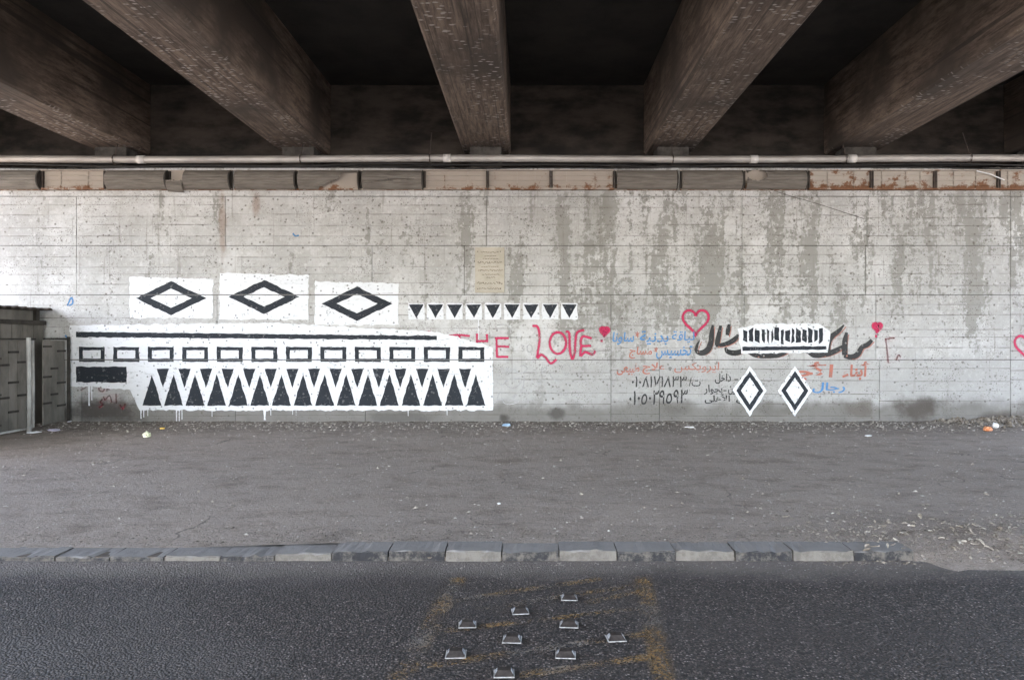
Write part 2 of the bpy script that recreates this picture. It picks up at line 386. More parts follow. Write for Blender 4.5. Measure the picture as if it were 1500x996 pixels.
def ribbons(name, strokes, mat, parent=None, width=4.0, flat=None, k=5):
    """brush or spray strokes; each stroke is a list of (x, y[, w]) on the wall"""
    vs, fs, uvs = [], [], []; wm = 1.5 if 'spray' in mat.name else 1.0
    for st in strokes:
        y = film_y() if flat is None else flat
        w0 = width
        pts = [(p[0], p[1], p[2] if len(p) > 2 else w0) for p in st]
        pts = smooth_path(pts, k); b = len(vs); n = len(pts)
        for i, p in enumerate(pts):
            a, c = pts[max(i - 1, 0)], pts[min(i + 1, n - 1)]
            dx, dy = c[0] - a[0], c[1] - a[1]; L = math.hypot(dx, dy) or 1
            nx, ny = -dy / L * p[2] * wm / 2, dx / L * p[2] * wm / 2
            e = i / max(n - 1, 1)
            for s in (-1, 1):
                vs.append((wx(p[0] + nx * s), y - e * .0004, wz(p[1] + ny * s))); uvs.append((e, .5 + .5 * s))
        for i in range(n - 1): fs.append((b + 2 * i, b + 2 * i + 1, b + 2 * i + 3, b + 2 * i + 2))
    me = bpy.data.meshes.new(name); me.from_pydata(vs, [], fs); me.update()
    u = me.uv_layers.new(name='stroke')
    for l in me.loops: u.data[l.index].uv = uvs[l.vertex_index]
    return link(name, me, mat, parent)

# Arabic lettering: contextual letter forms, right to left
AR = {'ا': (0xFE8D, 2), 'أ': (0xFE83, 2), 'ب': (0xFE8F, 4), 'ة': (0xFE93, 2), 'ت': (0xFE95, 4), 'ج': (0xFE9D, 4), 'خ': (0xFEA5, 4), 'د': (0xFEA9, 2), 'ر': (0xFEAD, 2),
      'س': (0xFEB1, 4), 'ط': (0xFEC1, 4), 'ع': (0xFEC9, 4), 'ق': (0xFED5, 4), 'ك': (0xFED9, 4), 'ل': (0xFEDD, 4), 'م': (0xFEE1, 4), 'ن': (0xFEE5, 4), 'ه': (0xFEE9, 4),
      'و': (0xFEED, 2), 'ى': (0xFEEF, 2), 'ي': (0xFEF1, 4), 'ء': (0xFE80, 1), 'ﻻ': (0xFEFB, 2), 'ﻷ': (0xFEF7, 2)}
def shape(s):
    s = s.replace('لا', 'ﻻ').replace('لأ', 'ﻷ'); out = []
    for i, ch in enumerate(s):
        if ch not in AR: out.append(ch); continue
        base, n = AR[ch]
        pj = i > 0 and s[i - 1] in AR and AR[s[i - 1]][1] == 4
        nj = n == 4 and i + 1 < len(s) and (s[i + 1] in AR and AR[s[i + 1]][1] > 1 or s[i + 1] == 'ـ')
        out.append(chr(base + (3 if pj and nj else 2 if nj else 1 if pj and n > 1 else 0)))
    return ''.join(reversed(out))
def lettering(name, text, box_px, mat, parent=None, weight=0.02, slant=0.0, jitter=0.006, rot=0.0):
    cu = bpy.data.curves.new('t', 'FONT'); cu.body = text; cu.offset = weight; cu.resolution_u = 3
    ob = bpy.data.objects.new('t', cu); COL.objects.link(ob)
    dg = bpy.context.evaluated_depsgraph_get(); dg.update()
    me = bpy.data.meshes.new_from_object(ob.evaluated_get(dg)); bpy.data.objects.remove(ob); bpy.data.curves.remove(cu)
    xs = [v.co.x for v in me.vertices]; ys = [v.co.y for v in me.vertices]
    x0, x1, y0, y1 = min(xs), max(xs), min(ys), max(ys)
    px0, py0, px1, py1 = box_px; y = film_y(); sd = len(bpy.data.objects)
    for v in me.vertices:
        fx, fy = (v.co.x - x0) / (x1 - x0), (v.co.y - y0) / (y1 - y0)
        X = wx(px0 + fx * (px1 - px0) + slant * (fy - .5) * (py1 - py0)); Z = wz(py1 + fy * (py0 - py1) + rot * (fx - .5) * (px1 - px0))
        q = Vector((X * 9, Z * 9, sd))
        v.co = (X + mnoise.noise(q) * jitter * 2, y, Z + mnoise.noise(q + Vector((9, 3, 1))) * jitter * 2)
    me.name = name; me.materials.clear(); me.update()
    # the glyph faces must look at the street
    if sum(p.normal.y for p in me.polygons) > 0: me.flip_normals()
    return link(name, me, mat, parent)

# ------------------------------------------------------------------ ground, road, pavement
def grid(name, x0, x1, y0, y1, nx, ny, zf, mat):
    vs = [(x0 + (x1 - x0) * i / nx, y0 + (y1 - y0) * j / ny, 0) for j in range(ny + 1) for i in range(nx + 1)]
    vs = [(x, y, zf(x, y)) for x, y, _ in vs]
    fs = [(j * (nx + 1) + i, j * (nx + 1) + i + 1, (j + 1) * (nx + 1) + i + 1, (j + 1) * (nx + 1) + i) for j in range(ny) for i in range(nx)]
    me = bpy.data.meshes.new(name); me.from_pydata(vs, [], fs); me.update()
    for p in me.polygons: p.use_smooth = True
    return link(name, me, mat)
gr = box('ground', -400, 400, -400, 400, -0.5, -0.06, MAT['ground']); tag(gr, 'pale sandy open ground outside the underpass', 'ground', kind='structure')
rd = grid('road', -40, 40, -6.6, 5.55, 40, 12, lambda x, y: 0.0, MAT['road']); tag(rd, 'dark coarse asphalt road in front of the kerb', 'road', kind='structure')
KY = 5.25                                    # kerb face
KEND = (1340 - VX) * KY / 1000
def pave_z(x, y):
    f = (y - 5.5) / (D - 5.5)
    z = .078 + f * .072
    n = mnoise.noise(Vector((x * .5, y * .8, 0))) * .010 + mnoise.noise(Vector((x * 2.3, y * 2.9, 4))) * .006 + mnoise.noise(Vector((x * 7, y * 7, 9))) * .0025
    z += n * min(1, max(.15, (y - 5.45) * 1.2))
    if x < -1.6 and y < 7: z -= .040 * min(1, (-1.6 - x) / 1.2) * max(0, 1 - (y - 5.4) / 1.5)      # the pavement edge has sunk here
    if y > 12.4: z += (y - 12.4) * .05 * (0.6 + mnoise.noise(Vector((x * 1.3, 0, 2))))              # dirt banked against the wall
    if x > 7.2 and y > 11.9: z += .07 * min(1, (x - 7.2) / .8) * min(1, (y - 11.9) / .7) * (.7 + mnoise.noise(Vector((x * 2, y * 2, 3))))
    if x > KEND - .25:                                                                             # spoil spilling over the lost kerb
        s = min(1, (x - KEND + .25) / .5); lo = -.012 + .10 * max(0, min(1, (y - 4.95) / .75)) + n
        z = z * (1 - s) + min(z, lo) * s if y < 5.75 else z
        z += s * .03 * max(0, 1 - abs(y - 5.9) / .7) * (0.5 + mnoise.noise(Vector((x * 1.8, y * 2, 5))))
    return z
pv = grid('pavement', -24, 24, 5.46, D + .05, 330, 100, pave_z, MAT['pave']); tag(pv, 'dusty grey trodden pavement between kerb and painted wall', 'pavement', kind='structure')
def verge_z(x, y):
    z = pave_z(x, y) - .001
    lo = -.012 + .10 * max(0, min(1, (y - 4.95) / .75)) + .006 * mnoise.noise(Vector((x * 3, y * 3, 1)))
    f = max(0, min(1, (5.46 - y) / .12)); z = z * (1 - f) + min(z, lo) * f
    e = max(0, min(1, (x - KEND + .02) / .22)); e = max(e * e * (3 - 2 * e), min(1, max(0, (y - 5.22) / .08)))
    return -.02 + (z + .02) * e
sp = grid('dirt_verge', KEND - .02, 24, 4.9, 5.4598, 200, 12, verge_z, MAT['pave']); tag(sp, 'dirt spilling onto the road where the kerb is missing', 'dirt', kind='structure')

# kerb
kerb = box('kerb', -9.5, KEND, 5.27, 5.455, -.05, .028, MAT['mortar']); tag(kerb, 'row of black and white painted kerb stones along the road', 'kerb', kind='structure')
kb = [-3, 80, 160, 240, 322, 402, 485, 568, 652, 735, 819, 904, 990, 1077, 1162, 1252, 1340]
kb = [kb[0] - 84 * i for i in range(11, 0, -1)] + kb
for i in range(len(kb) - 1):
    a, b = kb[i], kb[i + 1]; xa, xb = (a - VX) * KY / 1000, (b - VX) * KY / 1000
    h = .079 + rnd.uniform(-.004, .004)
    if a < 480: h = .06 if a > 390 else .045 if a > 300 else .036 + rnd.uniform(-.004, .006)
    dark = (i % 2 == 0) if a > 500 else rnd.random() < .5
    dark = {568: 1, 652: 0, 735: 1, 819: 0, 904: 1, 990: 0, 1077: 1, 1162: 0, 1252: 1, 485: 1, 402: 0, 322: 1}.get(a, dark)
    bm = bmesh.new(); g = rnd.uniform(.006, .014)
    add_box(bm, xa + g / 2, xb - g / 2, KY + rnd.uniform(-.008, .008), 5.49, -.06, h)
    bmesh.ops.subdivide_edges(bm, edges=[e for e in bm.edges if abs(e.verts[0].co.x - e.verts[1].co.x) > .1], cuts=7)
    for v in bm.verts:
        if v.co.z > 0 and v.co.y < 5.3:
            v.co.y += rnd.uniform(0, .012); v.co.z -= rnd.uniform(0, .010)
            if rnd.random() < .1: v.co.z -= .012; v.co.y += .012
    bmesh.ops.bevel(bm, geom=[e for e in bm.edges if all(v.co.z > .01 for v in e.verts) and all(v.co.y < 5.4 for v in e.verts)], offset=.008, segments=2, affect='EDGES')
    o = from_bm('kerb_stone', bm, MAT['kdark' if dark else 'kpale'], kerb)
    o.rotation_euler = (0, 0, 0)

# worn yellow markings on the asphalt
def rp(x, y): d = 1700 / (y - HY); return ((x - VX) * d / 1000, d)
def marking(a, b, w, name='road_marking'):
    A, B = Vector(rp(*a)), Vector(rp(*b)); d = (B - A); n = Vector((-d.y, d.x)).normalized() * w / 2; k = 10
    vs, uv, fs = [], [], []
    for i in range(k + 1):
        p = A + d * i / k
        for s in (-1, 1): vs.append((p.x + n.x * s, p.y + n.y * s, .004)); uv.append((i / k, .5 + .5 * s))
    fs = [(2 * i, 2 * i + 1, 2 * i + 3, 2 * i + 2) for i in range(k)]
    me = bpy.data.meshes.new(name); me.from_pydata(vs, [], fs); me.update()
    u = me.uv_layers.new(name='stroke')
    for l in me.loops: u.data[l.index].uv = uv[l.vertex_index]
    if me.polygons[0].normal.z < 0: me.flip_normals()
    return link(name, me, MAT['marking'])
mk = empty('road_hatching', (0.0, 3.9, 0)); tag(mk, 'worn yellow hatched box painted on the asphalt round the studs', 'road marking')
def mchild(a, b, w):
    o = marking(a, b, w, 'painted_line'); o.parent = mk; o.location = (0, -3.9, 0)
for a, b, w in (((672, 846), (585, 996), .17), ((940, 842), (975, 1004), .16)): mchild(a, b, w)
OFFS = .0
for i, (a, b, w) in enumerate((((668, 880), (880, 848), .11), ((700, 893), (930, 858), .10), ((860, 884), (940, 866), .10), ((650, 925), (935, 892), .09), ((625, 976), (955, 928), .10), ((760, 990), (960, 962), .10))):
    o = marking(a, b, w, 'painted_line'); o.parent = mk; o.location = (0, -3.9, .0012 + .0002 * i)

# road studs
def stud_mesh():
    b, h, t = .056, .034, .036
    base = bmesh.new(); add_box(base, -.0605, .0605, -.051, .051, 0, .006)
    body = bmesh.new()
    lo = [body.verts.new((x, y, .0062)) for x, y in ((-b, -.047), (b, -.047), (b, .047), (-b, .047))]
    hi = [body.verts.new((x, y, h)) for x, y in ((-t, -.022), (t, -.022), (t, .022), (-t, .022))]
    for i in range(4): body.faces.new((lo[i], lo[(i + 1) % 4], hi[(i + 1) % 4], hi[i]))
    body.faces.new(hi); body.faces.new(lo[::-1])
    le = bmesh.new()
    q = [(b - .003, -.026, .011), (b - .003, .026, .011), (t + .003, .014, h - .003), (t + .003, -.014, h - .003)]
    v1 = [le.verts.new((x + .0012, y, z + .0012)) for x, y, z in q]; v2 = [le.verts.new((x - .003, y, z - .003)) for x, y, z in q]
    le.faces.new(v1); le.faces.new(v2[::-1])
    for i in range(4): le.faces.new((v1[i], v2[i], v2[(i + 1) % 4], v1[(i + 1) % 4]))
    return base, body, le
r_ = empty('road_stud'); B_, Y_, L_ = stud_mesh()
from_bm('base_rim', B_, MAT['studrim'], r_, bevel=.002); from_bm('body', Y_, MAT['studbody'], r_, bevel=.002)
bm = bmesh.new(); vv = [bm.verts.new((.074 * math.cos(a) * (1 + .12 * math.sin(3 * a + 1)) * (1.1 if abs(math.cos(a)) > .6 else 1), .066 * math.sin(a) * (1 + .1 * math.cos(5 * a)), .0012)) for a in [i * math.pi / 12 for i in range(24)]]; bm.faces.new(vv)
from_bm('adhesive_bed', bm, MAT['cable'], r_)
l1 = from_bm('reflector', L_, MAT['lens'], r_); l2 = l1.copy(); COL.objects.link(l2); l2.rotation_euler = (0, 0, math.pi)
def dup(root):
    c = root.copy(); COL.objects.link(c)
    for ch in list(root.children):
        k = ch.copy(); COL.objects.link(k); k.parent = c
    return c
studs = [(834, 880), (762, 900), (684, 920), (834, 920), (903, 940), (750, 942), (667, 964), (829, 965), (738, 993)]
for i, (x, y) in enumerate(studs):
    s = r_ if i == 0 else dup(r_)
    X, Y = rp(x, y); s.scale = [rnd.uniform(.86, .93)] * 3; s.location = (X, Y + .03, .0062); s.rotation_euler = (rnd.uniform(-.03, .03), rnd.uniform(-.02, .02), rnd.uniform(-.12, .12))
    tag(s, 'low dark road stud with pale metal rim and clear end reflectors', 'road stud', 'road studs set in the hatched box')

# ------------------------------------------------------------------ abutment wall
wall = box('abutment_wall', -17, 20, D + .03, D + 1.4, -.3, wz(246), MAT['back'])
tag(wall, 'long board marked concrete wall with peeling whitewash and graffiti', 'wall')
XL, XR = -17.0, 20.0
vj = [[], [112, 330, 713, 1087, 1270], [112, 545, 680, 1087, 1268], [318, 895, 1090, 1283], [120, 345, 535, 895, 966, 1288]]
def wall_panel(x0, x1, z0, z1, nb):
    bm = bmesh.new(); uvl = bm.loops.layers.uv.new('boards'); g = .005
    cuts = [z0] + [z0 + (z1 - z0) * (q + rnd.uniform(-.22, .22)) / nb for q in range(1, nb)] + [z1]; bo = rnd.randint(0, 50)
    for i in range(nb):
        off = rnd.uniform(0, .004); a = cuts[i] + (g if i == 0 else .0012); b = cuts[i + 1] - (g if i == nb - 1 else .0012)
        add_box(bm, x0 + g, x1 - g, D - off, D + .032, a, b)
        bm.faces.ensure_lookup_table()
        for f in bm.faces[-6:]:
            for l in f.loops: l[uvl].uv = (l.vert.co.x, bo + i + (l.vert.co.z - cuts[i]) / (cuts[i + 1] - cuts[i]))
    return from_bm('concrete_panel', bm, MAT['wall'], wall)
for k in range(5):
    z1, z0 = LIFTS[k], LIFTS[k + 1]
    if k == 4: z0 = -.1
    if k == 0: z1 = wz(246)
    xs = [XL] + [wx(x) for x in ([-180, -420] and sorted([-180] + vj[k] + [1480, 1700]))] + [XR]
    for a, b in zip(xs, xs[1:]): wall_panel(a, b, z0, z1, [2, 5, 5, 6, 7][k])

# bridge: back wall, beams, deck
bz = 1.7 + (HY - 224) * 13.4 / 1000
bridge = empty('road_bridge', (0, 3, 0)); tag(bridge, 'soot blackened concrete bridge deck with deep parallel beams overhead', 'bridge')
def bpart(name, *a, bevel=0.0):
    o = box(name, *a, bevel=bevel); o.parent = bridge; o.location = (0, -3, 0); return o
XB0, XB1 = -12.0, 13.6
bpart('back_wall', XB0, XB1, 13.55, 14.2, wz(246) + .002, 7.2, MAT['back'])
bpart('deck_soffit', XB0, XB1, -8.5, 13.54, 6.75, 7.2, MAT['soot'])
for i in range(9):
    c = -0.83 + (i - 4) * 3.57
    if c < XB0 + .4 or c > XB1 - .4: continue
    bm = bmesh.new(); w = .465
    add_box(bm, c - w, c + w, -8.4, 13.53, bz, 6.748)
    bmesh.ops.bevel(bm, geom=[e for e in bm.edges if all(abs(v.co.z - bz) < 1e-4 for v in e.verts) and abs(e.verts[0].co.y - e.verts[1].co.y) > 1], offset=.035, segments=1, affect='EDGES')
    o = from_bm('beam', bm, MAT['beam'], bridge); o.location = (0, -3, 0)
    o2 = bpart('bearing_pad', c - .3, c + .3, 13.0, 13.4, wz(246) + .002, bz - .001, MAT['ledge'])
for x, nm in ((XB0 - .4, 'edge_beam'), (XB1, 'edge_beam')): bpart(nm, x, x + .4, -8.5, 14.2, 5.6, 7.6, MAT['back'])

# rubble on the shelf over the wall
bm = bmesh.new(); zt = wz(246)
for i in range(420):
    x = rnd.uniform(-11, 11); y = D + .06 + abs(rnd.gauss(0, .13)); s = rnd.uniform(.012, .05)
    m0 = len(bm.verts); r = bmesh.ops.create_icosphere(bm, subdivisions=1, radius=s)
    for v in r['verts']: v.co = Vector((v.co.x * rnd.uniform(.8, 1.8), v.co.y, v.co.z * .6)) + Vector((x, y, zt + s * .4))
rub = from_bm('shelf_rubble', bm, MAT['ledge']); tag(rub, 'loose rubble and dirt lying on the shelf above the light fittings', 'rubble', kind='stuff')

# pipe under the beam ends
py_, pz_ = 12.74, 1.7 + (HY - 232) * 12.74 / 1000
pipe = empty('overhead_pipe', (0, py_, pz_)); tag(pipe, 'long dull steel pipe running along the top of the wall', 'pipe')
def pchild(o): o.parent = pipe; o.location = (0, -py_, -pz_); return o
pts = [(-14 + i * .8, py_, pz_ + .012 * math.sin(i * .5) + .004 * i / 10 - .02) for i in range(39)]
def pipe_at(x):
    i = min(max((x + 14) / .8, 0), 37.99); j = int(i); return Vector(pts[j]).lerp(Vector(pts[j + 1]), i - j)
pchild(tube('pipe_run', pts, .066, MAT['pipe'], n=16))
for x in (207, 655, 1104, 1248, -200):
    p = pipe_at((x - VX) * .01274); pchild(tube('coupling', [p - Vector((.07, 0, 0)), p + Vector((.07, 0, 0))], .075, MAT['coupling'], n=16))
for x in (168, 441, 630, 985, 1238, 1420, -60):
    p = pipe_at((x - VX) * .01274); bm = bmesh.new()
    ring = [(p.x, p.y + .085 * math.cos(a), p.z + .085 * math.sin(a)) for a in [i * math.pi / 6 for i in range(13)]]
    add_tube(bm, ring, .011, 6); add_tube(bm, [(p.x, p.y, p.z + .08), (p.x, p.y + .2, bz + .25)], .010, 6); add_tube(bm, [(p.x, p.y + .08, p.z - .02), (p.x, D + .35, p.z - .1)], .012, 6)
    pchild(from_bm('hanger', bm, MAT['iron']))
for k, (dz, r, y0) in enumerate(((-.115, .016, 12.80), (-.150, .010, 12.82), (-.085, .012, 12.90))):
    pp = [(-14 + i * .5, y0, pz_ + dz + .018 * math.sin(i * .33 + k * 2) + .012 * math.sin(i * .9 + k)) for i in range(61)]
    o = tube('cable', pp, r, MAT['cable'], n=6)
    tag(o, ['thick black cable sagging just below the steel pipe', 'thin black cable, lowest of those under the pipe', 'thin black cable tucked behind the steel pipe'][k], 'cable')

# light fittings along the wall head
FZ0, FZ1 = wz(279.5), wz(250.5); FW = 92.5 * .0129
def cover_mesh(x0, x1, bite=None):
    """bowed ribbed diffuser; bite = function(u, v) -> True where plastic has broken away"""
    nu, nv = 40, 26; bm = bmesh.new(); vs = {}
    for i in range(nu + 1):
        for j in range(nv + 1):
            v = j / nv; a = (v - .5) * 2
            bow = .105 * (1 - abs(a) ** 2.6) + .009 * abs(math.sin(v * math.pi * 6.5))
            vs[i, j] = bm.verts.new((x0 + (x1 - x0) * i / nu, D - .062 - bow, FZ0 + .006 + (FZ1 - FZ0 - .012) * v))
    for i in range(nu):
        for j in range(nv):
            if bite and bite((i + .5) / nu, (j + .5) / nv): continue
            bm.faces.new((vs[i, j], vs[i + 1, j], vs[i + 1, j + 1], vs[i, j + 1]))
    for v in [v for v in bm.verts if not v.link_faces]: bm.verts.remove(v)
    r = bmesh.ops.extrude_face_region(bm, geom=list(bm.faces))
    for v in r['geom']:
        if isinstance(v, bmesh.types.BMVert): v.co.y += .004
    return bm
def cap_mesh(x):
    bm = bmesh.new(); n = 14; pr = []
    for j in range(n + 1):
        v = j / n; a = (v - .5) * 2; pr.append((D - .055 - .125 * (1 - abs(a) ** 2.6), FZ0 - .002 + (FZ1 - FZ0 + .004) * v))
    a = [bm.verts.new((x - .012, y, z)) for y, z in pr]; b = [bm.verts.new((x + .012, y, z)) for y, z in pr]
    for k in range(n): bm.faces.new((a[k], a[k + 1], b[k + 1], b[k]))
    bm.faces.new(a); bm.faces.new(b); bm.faces.new((a[0], b[0], b[n], a[n]))
    return bm
def jag(u, s): return .06 * mnoise.noise(Vector((u * 9, s, 0)))
fit = [  # start x, state, label
    (-120.5, 'cover', 0), (-28, 'cover', 'grey ribbed light fitting with whole cover, above the booth'), (65, 'bare', 'cream fitting with cover gone, above the left end of the mural'),
    (157.5, 'cover', 'grey ribbed light fitting with whole cover, beside the cream open fitting above the mural'), (250, 'slid', 'light fitting whose cover has slid aside, with a loose broken piece hanging'),
    (345, 'cover', 'grey ribbed light fitting with whole cover, next to the slid cover'), (437, 'bite', 'grey light fitting whose cover has a jagged bite out of one end'),
    (530, 'crack', 'grey light fitting whose cover is split by a long crack'), (622, 'bare', 'open cream light fitting beside the cracked cover, nearly free of rust'),
    (714.5, 'bare', 'open cream light fitting above the marble plaque'), (807, 'bare', 'open cream light fitting just before the run of grey covers'),
    (900, 'cover', 'grey ribbed light fitting with whole cover, beside open cream fittings'), (995, 'cover', 'grey ribbed light fitting with whole cover, beside the one with a round hole'),
    (1088, 'hole', 'grey light fitting whose cover has a rounded hole at one end'), (1182, 'rusty', 'open light fitting with heavy brown rust, beside the holed cover'),
    (1274.5, 'rusty', 'open rusty light fitting with a slanting streak, second from the holed cover'), (1367, 'rusty', 'open rusty light fitting with a loose pale stick across it'), (1459.5, 'rusty', 'open rusty light fitting at the far right end of the row in view'), (1552, 'rusty', 0)]
for k, (px, st, lab) in enumerate(fit):
    if not lab: continue
    x0 = wx(px) + .006; x1 = x0 + FW - .012
    f = empty('light_fitting', ((x0 + x1) / 2, D, FZ0)); tag(f, lab, 'light fitting', 'light fittings along the wall head')
    def fc(o): o.parent = f; o.location = (-(x0 + x1) / 2, -D, -FZ0); return o
    hm = MAT['rusty' if st == 'rusty' else 'housing']
    bm = bmesh.new()
    add_box(bm, x0, x1, D - .036, D - .0045, FZ0, FZ1)
    lp = .10 if st in ('bare', 'rusty') else .062
    add_box(bm, x0, x1, D - lp, D - .0365, FZ1 - .02, FZ1 - .001); add_box(bm, x0, x1, D - lp, D - .0365, FZ0 + .001, FZ0 + .03)
    fc(from_bm('housing', bm, hm))
    hs = f.children[-1]
    def hc(o): o.parent = hs; return o
    bare = st in ('bare', 'rusty')
    for s in ((x0 + .012), (x1 - .012)):
        hc(box('end_plate', s - .011, s + .011, D - (.085 if bare else .066), D - .037, FZ0 + .032, FZ1 - .022, MAT['iron'] if bare else MAT['cap']))
    if bare:
        for q in range(3):
            zz = FZ0 + (FZ1 - FZ0) * (q + 1) / 4
            hc(box('tube_rail', x0 + .03, x1 - .03, D - .052, D - .0362, zz - .014, zz + .014, hm, bevel=.004))
        for q in ((.16, .5, .78) if k % 2 else (.3, .68)):
            xx = x0 + (x1 - x0) * (q + rnd.uniform(-.06, .06)); hc(box('strap', xx - .005, xx + .005, D - .056, D - .0362, FZ0 + .032, FZ1 - .022, MAT['rusty']))
    else:
        bite = None; a, b = x0 + .03, x1 - .03
        if st == 'bite': bite = lambda u, v: u > .30 + jag(v, 1) and v < .62 * min(1, (u - .3) * 2.2) + jag(u, 3) or (u > .72 + jag(v, 2) and v > .45 and v < .86)
        if st == 'crack': bite = lambda u, v: abs(v - (.36 + .22 * (u - .2) + jag(u, 5))) < .055 * math.sin(max(0, min(1, (u - .16) / .75)) * math.pi) + .0 and .16 < u < .91
        if st == 'hole': bite = lambda u, v: ((u - .17) / .17) ** 2 + ((v - .70 - .5 * jag(u, 6)) / .30) ** 2 < 1 and v > .25
        if st == 'slid': a = x0 + .30
        cv = fc(from_bm('cover', cover_mesh(a, b, bite), MAT['cover'], smooth=False))
        from_bm('cover_end', cap_mesh(b + .005), MAT['cap'], cv)
        if st == 'slid':
            bm = cover_mesh(x0 + .0, x0 + .30, lambda u, v: v > .55 + jag(u, 8)); p = from_bm('broken_cover_piece', bm, MAT['cover']); fc(p); p.rotation_euler = (0, .05, 0); p.location.z -= .045; p.location.x -= .03 - FZ0 * 0
            p.location = Vector(p.location) + Vector((-.05 * FZ0 + .0, 0, .05 * ((x0 + x1) / 2 - .35)))
stick = tube('stick', [(wx(1424), D - .13, wz(253)), (wx(1445), D - .12, wz(258)), (wx(1466), D - .10, wz(266))], [.012, .012, .009], MAT['bag'], n=6)
tag(stick, 'thin pale stick lodged across a rusty open fitting', 'stick')
wire = tube('hanging_wire', [(wx(1125), D - .10, wz(279)), (wx(1150), D - .04, wz(286)), (wx(1200), D - .02, wz(300)), (wx(1265), D - .012, wz(321))], .004, MAT['iron'], n=5)
tag(wire, 'thin loose wire trailing down the wall from the holed fitting', 'wire')

# marble plaque
pq = box('plaque', wx(696), wx(739), D - .035, D - .004, wz(429), wz(363), MAT['plaque'], bevel=.004)
tag(pq, 'cream marble plaque with rows of fine dark engraved script on wall', 'plaque')
rows = [(370, 13, .9), (375.5, 8, .7), (379.5, 10, .8), (385, 18, 2.4), (391, 12, .9), (396.5, 17, 2.0), (402.5, 11, .9), (407, 5, 1.3), (415, 19, 2.8), (423, 16, 1.6)]
st = []
for y, hw, amp in rows:
    x = 717.5 - hw
    while x < 717.5 + hw:
        L = rnd.uniform(1.5, 4.0); st.append([(x + L * i / 3, y + rnd.uniform(-amp, amp) * .7, .75) for i in range(4)]); x += L + rnd.uniform(.3, .9)
o = ribbons('engraved_script', st, MAT['engrave'], pq, flat=D - .0362, k=2); o['kind'] = 'stuff'
for x, y in ((700, 369), (733, 369), (700, 423.5), (733, 423.5)):
    tube('bolt', [(wx(x), D - .044, wz(y)), (wx(x), D - .034, wz(y))], .009, MAT['iron'], pq, 8)

# ------------------------------------------------------------------ painted mural: a plain black and white geometric stand-in
FILM[0] = .0088
mu = empty('wall_mural', (0, D - .005, .2)); tag(mu, 'large black and white mural of painted diamonds, triangles and blocks on wall', 'mural')
def mp(px, m, nm, **k):
    o = poly(nm, px, MAT[m], mu, **k); o.location = (0, -(D - .005), -.2); return o
mp([(103, 477), (400, 473), (640, 486), (722, 509), (722, 601), (205, 601), (190, 570), (104, 566)], 'white', 'white_ground', amp=.024)
for x0, x1, y0, y1 in ((190, 312, 406, 466), (322, 452, 400, 468), (462, 584, 412, 476)):
    mp([(x0, y0), (x1, y0 + 3), (x1, y1), (x0, y1)], 'white', 'white_block', amp=.022)
    cx, cy = (x0 + x1) / 2, (y0 + y1) / 2 + 1
    mp([(cx - 52, cy), (cx, cy - 25), (cx + 52, cy), (cx, cy + 25)], 'black', 'dark_diamond', holes=[[(cx - 30, cy), (cx, cy + 14), (cx + 30, cy), (cx, cy - 14)]], amp=.012)
for i in range(9):
    x = 598 + i * 28
    mp([(x, 444), (x + 24, 444.5), (x + 24, 468), (x, 468)], 'white', 'white_block', amp=.012)
    mp([(x + 1, 446), (x + 23, 446), (x + 12, 466)], 'black', 'dark_triangle', amp=.008)
mp([(112, 486), (640, 492), (640, 498), (112, 494)], 'black', 'dark_stripe')
for i in range(16):
    x = 207 + i * 31.6
    mp([(x + 2, 594), (x + 30, 594), (x + 16, 548)], 'black', 'dark_triangle', amp=.012)
for i in range(15):
    x = 207 + i * 31.6
    mp([(x + 23, 540), (x + 41, 540), (x + 32, 568)], 'black', 'dark_triangle', amp=.010)
for i in range(12):
    x = 116 + i * 50.5
    mp([(x, 508), (x + 38, 508.5), (x + 38, 530), (x, 530)], 'black', 'dark_block', holes=[[(x + 6, 513), (x + 6, 525), (x + 32, 525), (x + 32, 513)]], amp=.010)
mp([(112, 537), (186, 537), (186, 560), (112, 560)], 'black', 'dark_block', amp=.014)
for x, L, w in ((131, 28, 1.6), (135, 20, 1.2), (207, 13, 1.3), (211, 11, 1), (217, 9, .8), (259, 17, 1), (263, 19, 1.1), (267, 14, .8), (311, 10, .6), (388, 15, 2.2), (397, 8, .7), (429, 7, .6), (434, 8, .5), (598, 9, .6), (655, 8, .6), (701, 30, .7)):
    y0 = 566 if x < 190 else 600 if x < 690 else 467
    mp([(x - w, y0 - 3), (x + w, y0 - 3), (x + w * .5, y0 + L * .8), (x + w * .8, y0 + L), (x - w * .6, y0 + L), (x - w * .5, y0 + L * .7)], 'white', 'paint_drip', amp=.002)
m2 = empty('wall_motif', (wx(1140), D - .005, .4)); tag(m2, 'small black and white motif, striped block over two painted diamonds', 'mural')
def mq(px, m, nm, **k):
    o = poly(nm, px, MAT[m], m2, **k); o.location = (-wx(1140), -(D - .005), -.4); return o
def motif():
    mq([(1080, 482), (1110, 474), (1200, 474), (1216, 486), (1212, 516), (1086, 518)], 'white', 'white_ground', amp=.02)
    mq([(1087, 508), (1210, 507), (1210, 512), (1087, 514)], 'black', 'dark_stripe')
    x = 1088
    while x < 1207:
        w = rnd.uniform(2.5, 8); mq([(x, rnd.uniform(479, 486)), (x + w, rnd.uniform(479, 486)), (x + w, rnd.uniform(497, 505)), (x, rnd.uniform(497, 505))], 'black', 'dark_block', amp=.012); x += w + rnd.uniform(1.6, 3.4)
    for cx in (1098, 1164):
        mq([(cx - 25, 572), (cx, 536), (cx + 25, 572), (cx, 610)], 'white', 'painted_diamond', amp=.012)
        mq([(cx - 20, 572), (cx, 543), (cx + 20, 572), (cx, 602)], 'black', 'dark_diamond', holes=[[(cx - 13, 572), (cx, 592), (cx + 13, 572), (cx, 553)]], amp=.008)
motif()
FILM[0] = .0055

